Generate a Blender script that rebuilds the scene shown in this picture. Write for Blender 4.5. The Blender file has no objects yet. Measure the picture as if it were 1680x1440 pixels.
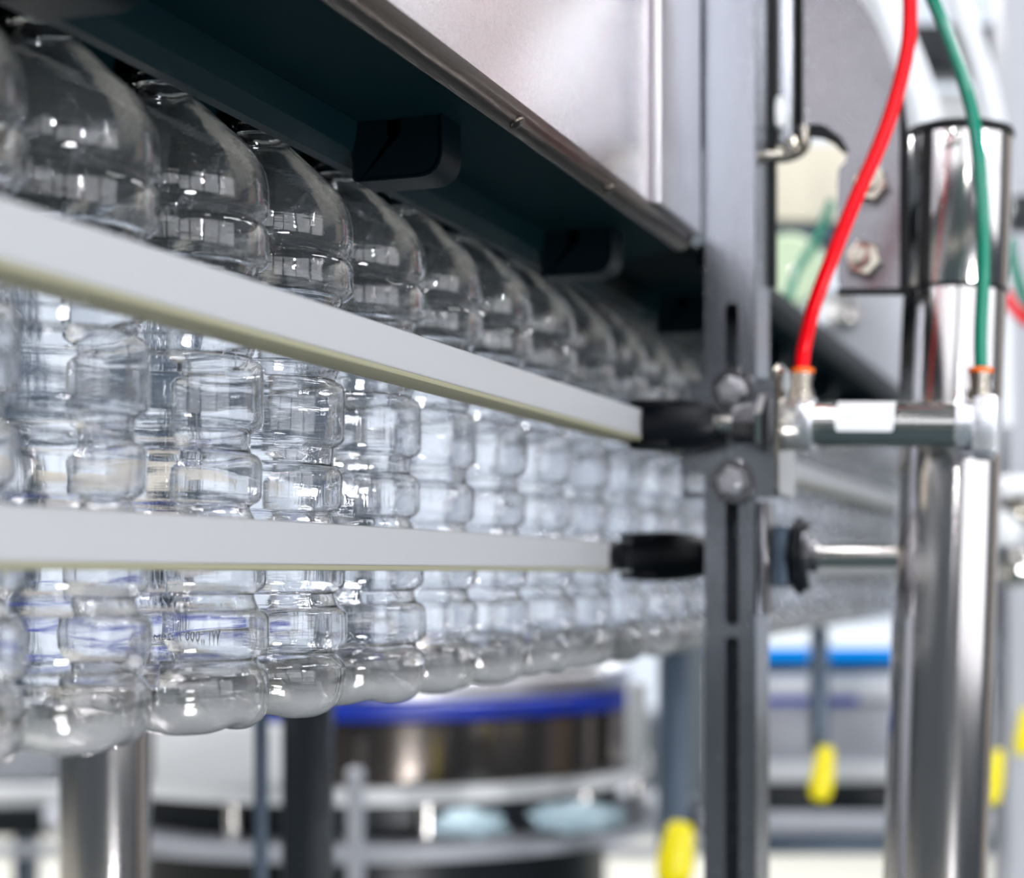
import bpy, bmesh, math, random
from mathutils import Vector, Matrix, noise
random.seed(7)
PI = math.pi
C = bpy.context.scene.collection
# ---------------------------------------------------------------- frame
# conveyor runs along +Y, bottles hang on x = QB, camera stands to the right of it at the origin
F = 2900.0; HOR = 940.0; CX = 840.0; ZC = 1.5
TH = math.atan(1020 / F); SN, CS = math.sin(TH), math.cos(TH)
QB = -0.39

def at(px, py, Y):                       # photo point at camera distance Y -> place in the hall
    X = (px - CX) / F * Y
    return Vector((X * CS - Y * SN, X * SN + Y * CS, ZC + (HOR - py) / F * Y))

def on_s(px, py, s):                     # photo point on the upright plane y = s
    t = (px - CX) / F
    q = (CS * t * s - s * SN) / (CS + SN * t)
    Y = s * CS - q * SN
    return Vector((q, s, ZC + (HOR - py) / F * Y))

# ---------------------------------------------------------------- materials
def nodes(name):
    m = bpy.data.materials.new(name); m.use_nodes = True
    return m, m.node_tree.nodes, m.node_tree.links, m.node_tree.nodes['Principled BSDF']

def plain(name, col, rough=.5, metal=0., bump=0., scale=200, spec=None, coat=0., varr=0.0, stretch=(1, 1, 1)):
    m, N, L, b = nodes(name)
    b.inputs['Base Color'].default_value = (*col, 1)
    b.inputs['Roughness'].default_value = rough
    b.inputs['Metallic'].default_value = metal
    if coat: b.inputs['Coat Weight'].default_value = coat
    if spec is not None: b.inputs['Specular IOR Level'].default_value = spec
    tc = N.new('ShaderNodeTexCoord'); mp = N.new('ShaderNodeMapping'); mp.inputs['Scale'].default_value = stretch
    nz = N.new('ShaderNodeTexNoise'); nz.inputs['Scale'].default_value = scale; nz.inputs['Detail'].default_value = 4
    L.new(tc.outputs['Object'], mp.inputs['Vector']); L.new(mp.outputs[0], nz.inputs['Vector'])
    if bump:
        bp = N.new('ShaderNodeBump'); bp.inputs['Strength'].default_value = bump; bp.inputs['Distance'].default_value = .001
        L.new(nz.outputs['Fac'], bp.inputs['Height']); L.new(bp.outputs[0], b.inputs['Normal'])
    if varr:
        r = N.new('ShaderNodeMapRange'); r.inputs['To Min'].default_value = max(0, rough - varr); r.inputs['To Max'].default_value = rough + varr
        L.new(nz.outputs['Fac'], r.inputs['Value']); L.new(r.outputs[0], b.inputs['Roughness'])
    return m

def emit(name, col, st):
    m = bpy.data.materials.new(name); m.use_nodes = True
    N, L = m.node_tree.nodes, m.node_tree.links; N.clear()
    e = N.new('ShaderNodeEmission'); e.inputs[0].default_value = (*col, 1); e.inputs[1].default_value = st
    o = N.new('ShaderNodeOutputMaterial'); L.new(e.outputs[0], o.inputs[0])
    return m

def glass(name, col, ior, rough, bump, scale):
    m, N, L, b = nodes(name)
    b.inputs['Base Color'].default_value = (*col, 1); b.inputs['Roughness'].default_value = rough
    b.inputs['Transmission Weight'].default_value = 1; b.inputs['IOR'].default_value = ior
    if bump:
        tc = N.new('ShaderNodeTexCoord'); mp = N.new('ShaderNodeMapping'); mp.inputs['Scale'].default_value = (1, 1, .6)
        nz = N.new('ShaderNodeTexNoise'); nz.inputs['Scale'].default_value = scale; nz.inputs['Detail'].default_value = 2
        bp = N.new('ShaderNodeBump'); bp.inputs['Strength'].default_value = bump; bp.inputs['Distance'].default_value = .001
        L.new(tc.outputs['Object'], mp.inputs['Vector']); L.new(mp.outputs[0], nz.inputs['Vector'])
        L.new(nz.outputs['Fac'], bp.inputs['Height']); L.new(bp.outputs[0], b.inputs['Normal'])
    return m

M = {}
M['frost'] = glass('frosted_letters', (1, 1, 1), 1.45, .35, 0, 50)
M['frost'].node_tree.nodes['Principled BSDF'].inputs['Transmission Weight'].default_value = .35
M['pet'] = glass('clear_pet', (.985, .99, 1.0), 1.5, 0.0, 0, 55)
def pet_ripples(m):
    N, L = m.node_tree.nodes, m.node_tree.links; b = N['Principled BSDF']; prev = None
    for sc_, st, dist in (((60, 60, 700), .16, .0006), ((420, 420, 14), .06, .0005), ((45, 45, 60), .10, .0010)):
        tc = N.new('ShaderNodeTexCoord'); mp = N.new('ShaderNodeMapping'); mp.inputs['Scale'].default_value = sc_
        nz = N.new('ShaderNodeTexNoise'); nz.inputs['Scale'].default_value = 1; nz.inputs['Detail'].default_value = 1.5
        bp = N.new('ShaderNodeBump'); bp.inputs['Strength'].default_value = st; bp.inputs['Distance'].default_value = dist
        L.new(tc.outputs['Object'], mp.inputs['Vector']); L.new(mp.outputs[0], nz.inputs['Vector']); L.new(nz.outputs['Fac'], bp.inputs['Height'])
        if prev: L.new(prev.outputs[0], bp.inputs['Normal'])
        prev = bp
    L.new(prev.outputs[0], b.inputs['Normal'])
def frost_base(m):
    N, L = m.node_tree.nodes, m.node_tree.links; b = N['Principled BSDF']
    tc = N.new('ShaderNodeTexCoord'); sp = N.new('ShaderNodeSeparateXYZ'); mr = N.new('ShaderNodeMapRange')
    mr.interpolation_type = 'SMOOTHSTEP'
    mr.inputs['From Min'].default_value = -.049; mr.inputs['From Max'].default_value = -.058; mr.inputs['To Min'].default_value = 0; mr.inputs['To Max'].default_value = .14
    L.new(tc.outputs['Object'], sp.inputs[0]); L.new(sp.outputs['Z'], mr.inputs['Value']); L.new(mr.outputs[0], b.inputs['Roughness'])
    m2 = N.new('ShaderNodeMapRange'); m2.interpolation_type = 'SMOOTHSTEP'
    m2.inputs['From Min'].default_value = -.045; m2.inputs['From Max'].default_value = -.060; m2.inputs['To Min'].default_value = .985; m2.inputs['To Max'].default_value = .78
    L.new(sp.outputs['Z'], m2.inputs['Value']); L.new(m2.outputs[0], b.inputs['Transmission Weight'])
frost_base(M['pet']); pet_ripples(M['pet'])
M['pet_neck'] = glass('clear_pet_neck', (.97, .98, 1.0), 1.5, 0.02, 0, 50)
M['panel'] = plain('stainless_panel', (.78, .74, .75), .13, 1, .10, 900, varr=.04)
M['lip'] = plain('stainless_lip_darkened', (.13, .11, .095), .26, 1, .1, 300, stretch=(1, .05, 1))  # same stainless, its dark reflection put into the colour
M['brushed'] = plain('brushed_stainless', (.62, .61, .64), .34, 1, .12, 500, varr=.08, stretch=(1, 1, .06))
M['post'] = plain('grey_steel_post', (.33, .345, .38), .25, 1, .15, 400, varr=.06, stretch=(1, 1, .15))
M['plate'] = plain('satin_steel_plate', (.24, .235, .25), .24, 1, .08, 120, varr=.08)
M['dark'] = plain('shade_toned_underside', (.0015, .010, .013), .6, 0, .1, 60, spec=.04)  # near-black teal puts the shade under the housing into the colour
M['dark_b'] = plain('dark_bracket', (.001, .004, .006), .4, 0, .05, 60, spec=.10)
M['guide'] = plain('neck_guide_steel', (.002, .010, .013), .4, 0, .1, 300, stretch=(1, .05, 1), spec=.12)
M['tube'] = plain('polished_tube', (.66, .63, .62), .13, 1, .04, 300, varr=.05, stretch=(1, 1, .04))
M['chrome'] = plain('bright_steel', (.74, .72, .68), .16, 1)
M['nickel'] = plain('nickel_brass', (.42, .385, .33), .16, 1)
M['rail'] = plain('rail_plastic', (.385, .39, .405), .42, 0, .08, 120, spec=.35)
M['rail_b'] = plain('rail_underside_tone', (.27, .26, .175), .5, 0, .05, 120)  # olive stands for the light reflected under the rail
M['black'] = plain('black_plastic', (.002, .003, .005), .42, 0, .06, 200, spec=.2)
M['rubber'] = plain('black_rubber', (.002, .003, .004), .6, spec=.25)
M['alu'] = plain('anodised_aluminium', (.80, .82, .86), .27, .85)
M['alu_d'] = plain('cylinder_barrel', (.60, .60, .58), .14, 1)
M['label'] = plain('white_label', (.85, .86, .88), .5)
M['ink'] = plain('grey_ink', (.50, .52, .56), .6)
M['orange'] = plain('orange_collet', (.95, .16, .01), .4)
M['red'] = plain('red_hose', (.88, .0, .008), .32, spec=.22)
M['green'] = plain('green_hose', (.0, .20, .125), .22, spec=.4, coat=.15)
M['yellow'] = plain('yellow_plastic', (.95, .80, .0), .4)
M['blue'] = plain('blue_belt', (.0, .03, .42), .35)
M['sky'] = plain('cyan_blue_plastic', (.0, .33, .95), .35)
M['white'] = plain('white_enamel', (.82, .83, .84), .35)
M['offw'] = plain('cream_enamel', (.70, .64, .52), .5)
M['bluegrey'] = plain('blue_grey_steel', (.05, .075, .11), .4, .3)
M['machine_d'] = plain('dark_machine', (.004, .008, .012), .35, spec=.35)
M['greypaint'] = plain('light_grey_paint', (.42, .43, .47), .45)
M['palegreen'] = plain('pale_green_enamel', (.50, .62, .42), .4)
M['tan'] = plain('tan_enamel', (.40, .33, .27), .5)
M['film'] = plain('pale_blue_film', (.55, .72, .80), .18, 0, .6, 25)
M['drum'] = plain('polished_drum', (.22, .19, .17), .12, 1, .3, 9, stretch=(1, 1, .02))
M['drum_l'] = plain('polished_drum_light', (.8, .78, .78), .2, 1, .3, 9, stretch=(1, 1, .02))
M['floor'] = plain('cream_floor', (.72, .69, .60), .35, 0, .05, 4)
M['mat'] = plain('dark_floor_absorber', (.045, .065, .072), .75, spec=.15)
M['wall'] = plain('hall_wall', (.07, .085, .10), .7)
M['ceil'] = plain('hall_ceiling', (.06, .07, .08), .8)
M['frame'] = plain('window_frame', (.35, .37, .4), .5)
M['window'] = emit('backlight_window', (.80, .88, 1.0), .80)  # glowing panes added as a bright background behind the bottles
M['windowr'] = emit('daylight_window_side', (.93, .95, 1.0), 1.7)
M['emissive_white'] = emit('emissive_panel', (.86, .93, 1.0), .95)  # glow added to brighten the machine's white panel
M['emissive_blue'] = emit('emissive_blue_panel', (.0, .30, 1.0), .75)  # glow added to brighten the machine's blue front
M['lamp'] = emit('lamp_tube', (1, .98, .95), 25)
M['guard'] = plain('white_duct', (.78, .80, .84), .25, .1)

# ---------------------------------------------------------------- mesh helpers
def link(name, bm, mat, parent=None, smooth=True, angle=35):
    me = bpy.data.meshes.new(name)
    bmesh.ops.recalc_face_normals(bm, faces=bm.faces[:])
    bm.to_mesh(me); bm.free()
    me.materials.append(M[mat])
    if smooth:
        for p in me.polygons: p.use_smooth = True
        try: me.set_sharp_from_angle(angle=math.radians(angle))
        except Exception: pass
    o = bpy.data.objects.new(name, me); C.objects.link(o)
    if parent: o.parent = parent
    return o

def tag(o, label=None, cat=None, group=None, kind=None):
    if label: o['label'] = label
    if cat: o['category'] = cat
    if group: o['group'] = group
    if kind: o['kind'] = kind
    return o

def thing(name, label, cat, loc=(0, 0, 0), rotz=0, group=None):
    o = bpy.data.objects.new(name, None); C.objects.link(o); o.empty_display_size = .02
    o.location = loc; o.rotation_euler = (0, 0, rotz)
    return tag(o, label, cat, group)

def box(bm, lo, hi, bev=0., seg=2, mat=None):
    """box from corner lo to hi; optional matrix applied"""
    c = [(lo[i] + hi[i]) / 2 for i in range(3)]; d = [abs(hi[i] - lo[i]) for i in range(3)]
    r = bmesh.ops.create_cube(bm, size=1, matrix=Matrix.Translation(c) @ Matrix.Diagonal((*d, 1)))
    vs = r['verts']
    if bev:
        es = list({e for v in vs for e in v.link_edges})
        q = bmesh.ops.bevel(bm, geom=es, offset=bev, segments=seg, affect='EDGES', profile=.5)
        vs = list({v for f in q['faces'] for v in f.verts} | {v for v in vs if v.is_valid})
    if mat is not None: bmesh.ops.transform(bm, matrix=mat, verts=vs)
    return vs

def frame_of(a, b):
    z = (Vector(b) - Vector(a)).normalized()
    x = z.orthogonal().normalized(); y = z.cross(x)
    return Matrix((x, y, z)).transposed()

def lathe(bm, prof, origin=(0, 0, 0), axis=(0, 0, 1), seg=40, close=False, fn=None, phase=0):
    """prof: (r, h) along the axis; r=0 closes at a pole"""
    A = frame_of((0, 0, 0), axis) if tuple(axis) != (0, 0, 1) else Matrix.Identity(3)
    O = Vector(origin); rings = []
    for (r, h) in prof:
        if r < 1e-7:
            rings.append([bm.verts.new(O + A @ Vector((0, 0, h)))])
        else:
            ring = []
            for k in range(seg):
                p = 2 * PI * k / seg + phase
                rr, hh = (r, h) if fn is None else fn(r, h, p)
                ring.append(bm.verts.new(O + A @ Vector((rr * math.cos(p), rr * math.sin(p), hh))))
            rings.append(ring)
    pairs = list(zip(rings, rings[1:])) + ([(rings[-1], rings[0])] if close else [])
    for a, b in pairs:
        if len(a) == 1 and len(b) == 1: continue
        for k in range(seg):
            k2 = (k + 1) % seg
            if len(a) == 1: bm.faces.new((a[0], b[k], b[k2]))
            elif len(b) == 1: bm.faces.new((a[k], b[0], a[k2]))
            else: bm.faces.new((a[k], b[k], b[k2], a[k2]))

def cyl(bm, a, b, r, seg=32, r2=None, bev=0.):
    a, b = Vector(a), Vector(b); L = (b - a).length; r2 = r if r2 is None else r2
    pr = [(0, 0), (r - bev, 0)] + ([(r, bev)] if bev else []) + ([(r2, L - bev)] if bev else []) + [(r2 - bev, L), (0, L)]
    lathe(bm, pr, a, tuple((b - a).normalized()), seg)

def tube(bm, pts, r, seg=16, sub=8):
    P = [Vector(p) for p in pts]; Q = []
    for i in range(len(P) - 1):
        p0 = P[max(i - 1, 0)]; p1 = P[i]; p2 = P[i + 1]; p3 = P[min(i + 2, len(P) - 1)]
        for k in range(sub):
            t = k / sub
            Q.append(.5 * ((2 * p1) + (-p0 + p2) * t + (2 * p0 - 5 * p1 + 4 * p2 - p3) * t * t + (-p0 + 3 * p1 - 3 * p2 + p3) * t ** 3))
    Q.append(P[-1])
    rings = []; up = Vector((.1, .95, .2)).normalized()
    for i, q in enumerate(Q):
        d = (Q[min(i + 1, len(Q) - 1)] - Q[max(i - 1, 0)]).normalized()
        x = (up - d * up.dot(d)).normalized(); y = d.cross(x)
        rings.append([bm.verts.new(q + r * (x * math.cos(2 * PI * k / seg) + y * math.sin(2 * PI * k / seg))) for k in range(seg)])
    for a, b in zip(rings, rings[1:]):
        for k in range(seg): bm.faces.new((a[k], b[k], b[(k + 1) % seg], a[(k + 1) % seg]))
    bm.faces.new(rings[0]); bm.faces.new(rings[-1])

def extrude_y(bm, poly, y0, y1):
    a = [bm.verts.new((p[0], y0, p[1])) for p in poly]; b = [bm.verts.new((p[0], y1, p[1])) for p in poly]
    n = len(poly)
    for i in range(n): bm.faces.new((a[i], a[(i + 1) % n], b[(i + 1) % n], b[i]))
    fa = bm.faces.new(a); fb = bm.faces.new(list(reversed(b)))
    bmesh.ops.triangulate(bm, faces=[fa, fb])

def rounded(poly, radii, n=6):
    out = []; N_ = len(poly)
    for i, p in enumerate(poly):
        r = radii[i] if isinstance(radii, (list, tuple)) else radii
        p = Vector(p); a = Vector(poly[i - 1]); b = Vector(poly[(i + 1) % N_])
        if r <= 0: out.append(tuple(p)); continue
        da = (a - p).normalized(); db = (b - p).normalized()
        s, e = p + da * r, p + db * r
        for k in range(n + 1):
            t = k / n; out.append(tuple((1 - t) ** 2 * s + 2 * t * (1 - t) * p + t * t * e))
    return out

def plate_y(bm, outer, holes, y0, y1):
    """plate standing in the xz plane between y0 and y1, with holes"""
    loops = [outer] + holes; tv = []
    b2 = bmesh.new(); es = []
    for lp in loops:
        vs = [b2.verts.new((p[0], 0, p[1])) for p in lp]
        es += [b2.edges.new((vs[i], vs[(i + 1) % len(vs)])) for i in range(len(vs))]
    bmesh.ops.triangle_fill(b2, edges=es, use_beauty=True, use_dissolve=False)
    b2.verts.index_update()
    for Y in (y0, y1):
        tv.append([bm.verts.new((v.co.x, Y, v.co.z)) for v in b2.verts])
        for f in b2.faces:
            try: bm.faces.new([tv[-1][v.index] for v in f.verts])
            except ValueError: pass
    k = 0
    for lp in loops:
        n = len(lp)
        for i in range(n):
            i2 = (i + 1) % n
            bm.faces.new((tv[0][k + i], tv[0][k + i2], tv[1][k + i2], tv[1][k + i]))
        k += n
    b2.free()

def slot(cx, cz, w, h, n=8):
    out = []; r = min(w, h) / 2
    for (sx, sz, a0) in ((1, 1, 0), (-1, 1, PI / 2), (-1, -1, PI), (1, -1, 1.5 * PI)):
        for k in range(n + 1):
            a = a0 + PI / 2 * k / n
            out.append((cx + sx * (w / 2 - r) + r * math.cos(a), cz + sz * (h / 2 - r) + r * math.sin(a)))
    res = []
    for p in out:
        if not res or (Vector(p) - Vector(res[-1])).length > 1e-6: res.append(p)
    if (Vector(res[0]) - Vector(res[-1])).length < 1e-6: res.pop()
    return res

def hexnut(bm, c, axis, r, h, bore=0):
    lathe(bm, [(0, 0), (r, 0), (r, h * .85), (r * .9, h), (0, h)], c, axis, 6)

# ---------------------------------------------------------------- bottle
Z = lambda z: z
SEC = [(-.0351, -.0156, .0440), (-.0075, .0215, .0428), (.0299, .0507, .0408), (.0610, .0905, .0414), (.0985, .1245, .0432), (.1310, .1485, .0442)]
def bottle_profile():
    p = [(0.0, -.0500), (.006, -.0505), (.012, -.0535), (.019, -.0620), (.025, -.0660), (.0305, -.0668), (.0350, -.0662), (.0390, -.0642), (.0418, -.0612), (.0434, -.0572), (.0440, -.0520), (.0440, -.0465), (.0432, -.0425), (.0412, -.0400)]
    prev = .0412
    for (z0, z1, R) in SEC:
        g = R - .0052
        p += [(g, z0 - .0026), (g + .0004, z0 - .0012), (R - .0022, z0 + .0004), (R - .0006, z0 + .0022), (R, z0 + .0045), (R, (z0 + z1) / 2), (R, z1 - .0045), (R - .0006, z1 - .0022), (R - .0022, z1 - .0004), (g + .0004, z1 + .0012)]
    p += [(.0402, .1505), (.0420, .1520), (.0436, .1545), (.0440, .1590), (.0436, .1660), (.0418, .1725), (.0385, .1785), (.0335, .1842), (.0280, .1890), (.0225, .1940), (.0175, .1985), (.0148, .2010), (.0132, .2030), (.0126, .2055)]
    return p

def smooth_profile(p, sub=3):
    Q = []
    for i in range(len(p) - 1):
        p0 = p[max(i - 1, 0)]; p1 = p[i]; p2 = p[i + 1]; p3 = p[min(i + 2, len(p) - 1)]
        for k in range(sub):
            t = k / sub
            Q.append(tuple(.5 * (2 * p1[j] + (p2[j] - p0[j]) * t + (2 * p0[j] - 5 * p1[j] + 4 * p2[j] - p3[j]) * t * t + (-p0[j] + 3 * p1[j] - 3 * p2[j] + p3[j]) * t ** 3) for j in (0, 1)))
    Q.append(p[-1]); Q[0] = (0.0, Q[0][1])
    return [(max(0.0, a), b) for a, b in Q]

def bottle_body_mesh(seed, seg=88):
    prof = smooth_profile(bottle_profile(), 3)
    bm = bmesh.new()
    def petal(r, h, p):
        if h < -.045:
            w = min(1, max(0, (-.045 - h) / .014)) * min(1, r / .012)
            v = (0.5 + 0.5 * math.cos(5 * p)) ** 2.2
            return (r - .0006 * w * v * (r > .02), h + .0022 * w * v)
        return (r, h)
    def outer(r, h, p):
        r, h = petal(r, h, p)
        n = noise.noise(Vector((math.cos(p) * 1.6 + seed * 3.1, math.sin(p) * 1.6, h * 45)))
        return (r + .00022 * n, h)
    def inner(r, h, p):
        n = noise.noise(Vector((math.cos(p) * 1.3 + seed * 7.7, math.sin(p) * 1.3 + 5, h * 190)))
        n2 = noise.noise(Vector((math.cos(p) * 9 + seed, math.sin(p) * 9 + 2, h * 30)))
        t = .00050 + .00016 * n + .00006 * n2 + (.0006 if h < -.05 else 0)
        r, h = petal(max(r - t, 1e-5), h + (t if h < -.052 else 0), p)
        return (r, h)
    lathe(bm, prof, seg=seg, fn=outer)
    k = len(bm.verts)
    inn = [(a, b) for a, b in prof]; inn[0] = (0.0, inn[0][1] + .0009)
    lathe(bm, inn, seg=seg, fn=inner)
    bm.verts.ensure_lookup_table()
    n = len(bm.verts)
    o_top = [bm.verts[k - seg + i] for i in range(seg)]; i_top = [bm.verts[n - seg + i] for i in range(seg)]
    for i in range(seg):
        j = (i + 1) % seg
        bm.faces.new((o_top[i], i_top[i], i_top[j], o_top[j]))
    bmesh.ops.recalc_face_normals(bm, faces=bm.faces[:])
    return bm

def neck_mesh():
    bm = bmesh.new()
    outer = [(.0126, .2056), (.0165, .2060), (.0167, .2070), (.0165, .2082), (.0132, .2086), (.0132, .2105), (.0143, .2110), (.0143, .2122), (.0130, .2126), (.0130, .2140)]
    for k in range(3):
        z = .2145 + k * .0035
        outer += [(.0128, z), (.0138, z + .0008), (.0138, z + .0016), (.0128, z + .0024)]
    outer += [(.0127, .2270), (.0122, .2280), (.0112, .2280), (.0110, .2270), (.0110, .2070), (.0118, .2056)]
    lathe(bm, outer, seg=48, close=True)
    return bm

SWAY = {-2: 0, -1: -.0054, 0: 0.0, 1: -.0052, 2: 0.0, 3: -.0048, 4: -.0042, 5: -.0012}
S2 = 0.6633
first = []
for v in range(3):
    b = link('body', bottle_body_mesh(v), 'pet'); n = link('neck', neck_mesh(), 'pet_neck')
    first.append((b, n))
LBL = {
 -3: 'clear ribbed bottle hanging nearest the camera, left of the picture edge',
 -2: 'clear ribbed plastic bottle cut off by the left picture edge below both rails',
 -1: 'clear ribbed plastic bottle standing out lowest at left, round steel leg beneath it',
 0: 'clear ribbed plastic bottle with raised date code near its base, in sharp focus',
 1: 'clear ribbed bottle just right of the date-coded bottle, above the dark square post',
 2: 'clear ribbed bottle fourth from the left, above the left end of blue band',
 3: 'clear ribbed bottle fifth from the left picture edge, slightly out of focus',
 4: 'clear ribbed bottle sixth from the left picture edge in the row',
 5: 'clear ribbed bottle seventh from the left picture edge in the row',
 6: 'clear ribbed bottle eighth from the left picture edge, blurred',
 7: 'clear ribbed bottle ninth from the left picture edge, blurred',
 8: 'clear ribbed bottle tenth from the left, above the lower black rail clamp',
 9: 'clear ribbed bottle eleventh from the left, seen beside the rail clamps',
}
NB = 34
for i in range(-3, NB):
    s = S2 + i * .0888
    v = (i + 3) % 3
    sway = SWAY.get(i, random.uniform(-.004, .001))
    lab = LBL.get(i, 'blurred clear bottle just left of the slotted post, far down the row' if i < 13 else 'blurred clear bottle far down the row, seen between slotted post and round pillar')
    t = thing('plastic_bottle', lab, 'bottle', group='clear plastic bottles hanging in the row')
    piv = .2056
    t.location = (QB, s, ZC + piv)
    t.rotation_euler = (0, -sway / .27, 0)
    sb, sn = first[v]
    if i < 0:
        b, n = sb, sn
    else:
        b, n = sb.copy(), sn.copy(); C.objects.link(b); C.objects.link(n)
    for o in (b, n):
        o.parent = t; o.location = (0, 0, -piv)
    rz = {-1: math.radians(10), 0: math.radians(-6), 1: math.radians(20)}.get(i, random.uniform(0, 2 * PI))
    b.rotation_euler = (0, 0, rz)
    if i == 0:
        # raised code on the far wall of the bottle, so it reads mirrored from here
        cu = bpy.data.curves.new('code_text', 'FONT'); cu.body = 'WI .:000 7 :20M2'; cu.size = .0066; cu.space_character = 1.05; cu.extrude = .00018
        to = bpy.data.objects.new('code_tmp', cu); C.objects.link(to)
        bpy.context.view_layer.update()
        me = bpy.data.meshes.new_from_object(to.evaluated_get(bpy.context.evaluated_depsgraph_get()))
        me.name = 'raised_code'
        w = max(v_.co.x for v_ in me.vertices)
        for v_ in me.vertices: v_.co.x *= .034 / w
        w = .034
        R = .0441; a0 = math.radians(109) - w / 2 / .0441
        for v_ in me.vertices:
            # letters run so that someone outside on the far side reads them the right way round
            a = a0 + (v_.co.x) / R
            rr = R + v_.co.z
            v_.co = Vector((rr * math.cos(a), rr * math.sin(a), -.0315 + v_.co.y * 1.05))
        bpy.data.objects.remove(to)
        me.materials.clear(); me.materials.append(M['frost'])
        co = bpy.data.objects.new('raised_code', me); C.objects.link(co); co.parent = b
        co['label'] = 'raised mirrored date code in frosted letters'
        co.rotation_euler = (0, 0, -rz)

# ---------------------------------------------------------------- conveyor housing
hz = lambda z: ZC + z
Y0, Y1 = -.9, 1.142
hous = thing('air_conveyor', 'stainless conveyor housing with dark underside hanging above the bottle row', 'conveyor', (QB, .6, hz(.222)))
def child(name, bm, mat, parent=None, **k):
    parent = parent or hous
    o = link(name, bm, mat, None, **k); bpy.context.view_layer.update()
    o.parent = parent; o.matrix_parent_inverse = parent.matrix_world.inverted(); return o
bpy.context.view_layer.update()
bm = bmesh.new()
poly = [(-.275, .75), (-.275, .2235), (-.278, .2235), (-.278, .75)]
extrude_y(bm, [(a, hz(b)) for a, b in poly], Y0, Y1)
child('side_panel', bm, 'panel')
bm = bmesh.new()
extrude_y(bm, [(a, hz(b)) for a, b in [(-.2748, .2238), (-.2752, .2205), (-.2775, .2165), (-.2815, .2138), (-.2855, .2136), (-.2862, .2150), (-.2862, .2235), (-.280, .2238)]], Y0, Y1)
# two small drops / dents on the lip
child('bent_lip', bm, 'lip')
def sheet(name, pts, ya, yb, mat):
    bm = bmesh.new(); extrude_y(bm, [(a, hz(b)) for a, b in pts], ya, yb); return child(name, bm, mat)
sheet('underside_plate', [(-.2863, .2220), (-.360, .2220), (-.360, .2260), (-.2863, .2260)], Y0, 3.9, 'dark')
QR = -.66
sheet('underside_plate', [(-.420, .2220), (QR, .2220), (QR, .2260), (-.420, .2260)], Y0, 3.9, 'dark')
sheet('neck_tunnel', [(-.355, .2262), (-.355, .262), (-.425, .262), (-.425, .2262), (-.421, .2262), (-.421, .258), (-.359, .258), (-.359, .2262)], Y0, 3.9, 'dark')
sheet('rear_panel', [(QR, .2265), (QR, .75), (QR + .004, .75), (QR + .004, .2265)], Y0, Y1, 'plate')
sheet('top_panel', [(-.276, .7505), (QR, .7505), (QR, .755), (-.276, .755)], Y0, Y1, 'brushed')
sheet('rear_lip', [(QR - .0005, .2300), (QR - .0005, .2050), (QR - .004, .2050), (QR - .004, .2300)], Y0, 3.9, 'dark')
for sg in (1, -1):
    bm = bmesh.new()
    g = [(.030, .2218), (.028, .208), (.020, .2022), (.0135, .2022), (.0135, .2052), (.019, .2060), (.0215, .2120), (.0225, .2218)]
    extrude_y(bm, [(QB + sg * a, hz(b)) for a, b in g], Y0, 3.9)
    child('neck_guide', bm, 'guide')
# hanger brackets under the housing
for k in range(-2, 9):
    s = .794 + k * .293
    for sg in (1, -1):
        a = .075; b_ = .0275
        bm = bmesh.new()
        lip = rounded([(QB + sg * b_, hz(.2218)), (QB + sg * b_, hz(.1920)), (QB + sg * (a + .0002), hz(.1920)), (QB + sg * (a + .0002), hz(.2218))], [0, .003, .0132, 0])
        inn = rounded([(QB + sg * (b_ + .0012), hz(.2218)), (QB + sg * (b_ + .0012), hz(.1932)), (QB + sg * (a - .001), hz(.1932)), (QB + sg * (a - .001), hz(.2218))], [0, .002, .0122, 0])
        extrude_y(bm, lip + inn[::-1], s, s + .025)
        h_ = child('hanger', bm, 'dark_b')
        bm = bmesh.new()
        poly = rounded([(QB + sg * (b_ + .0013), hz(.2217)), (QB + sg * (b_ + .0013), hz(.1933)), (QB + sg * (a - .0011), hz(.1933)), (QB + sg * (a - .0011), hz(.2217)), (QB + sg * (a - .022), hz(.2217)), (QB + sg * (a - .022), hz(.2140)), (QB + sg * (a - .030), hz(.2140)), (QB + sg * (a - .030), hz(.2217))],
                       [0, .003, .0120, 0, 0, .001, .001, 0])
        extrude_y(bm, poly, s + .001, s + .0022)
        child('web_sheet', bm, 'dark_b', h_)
# strip added next to the post where the panel's reflection turns grey
bm = bmesh.new()
box(bm, (-.2748, 1.035, hz(.2225)), (-.2690, 1.141, hz(.75)), .0022, 3)
child('panel_reflection_strip', bm, 'brushed')
# low channel that carries the row on beyond the post
bm = bmesh.new()
extrude_y(bm, [(a, hz(b)) for a, b in [(-.272, .229), (-.272, .2175), (-.280, .2125), (-.2862, .2125), (-.2862, .229)]], 1.205, 3.9)
child('rear_channel', bm, 'dark_b')
# bolt heads on the lip
for s in (.80, .955):
    bm = bmesh.new(); lathe(bm, [(0, 0), (.0042, 0), (.004, .0012), (.002, .0018), (0, .0019)], (-.2790, s, hz(.2158)), (.55, 0, -.83), 20)
    child('rivet', bm, 'lip')

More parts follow.
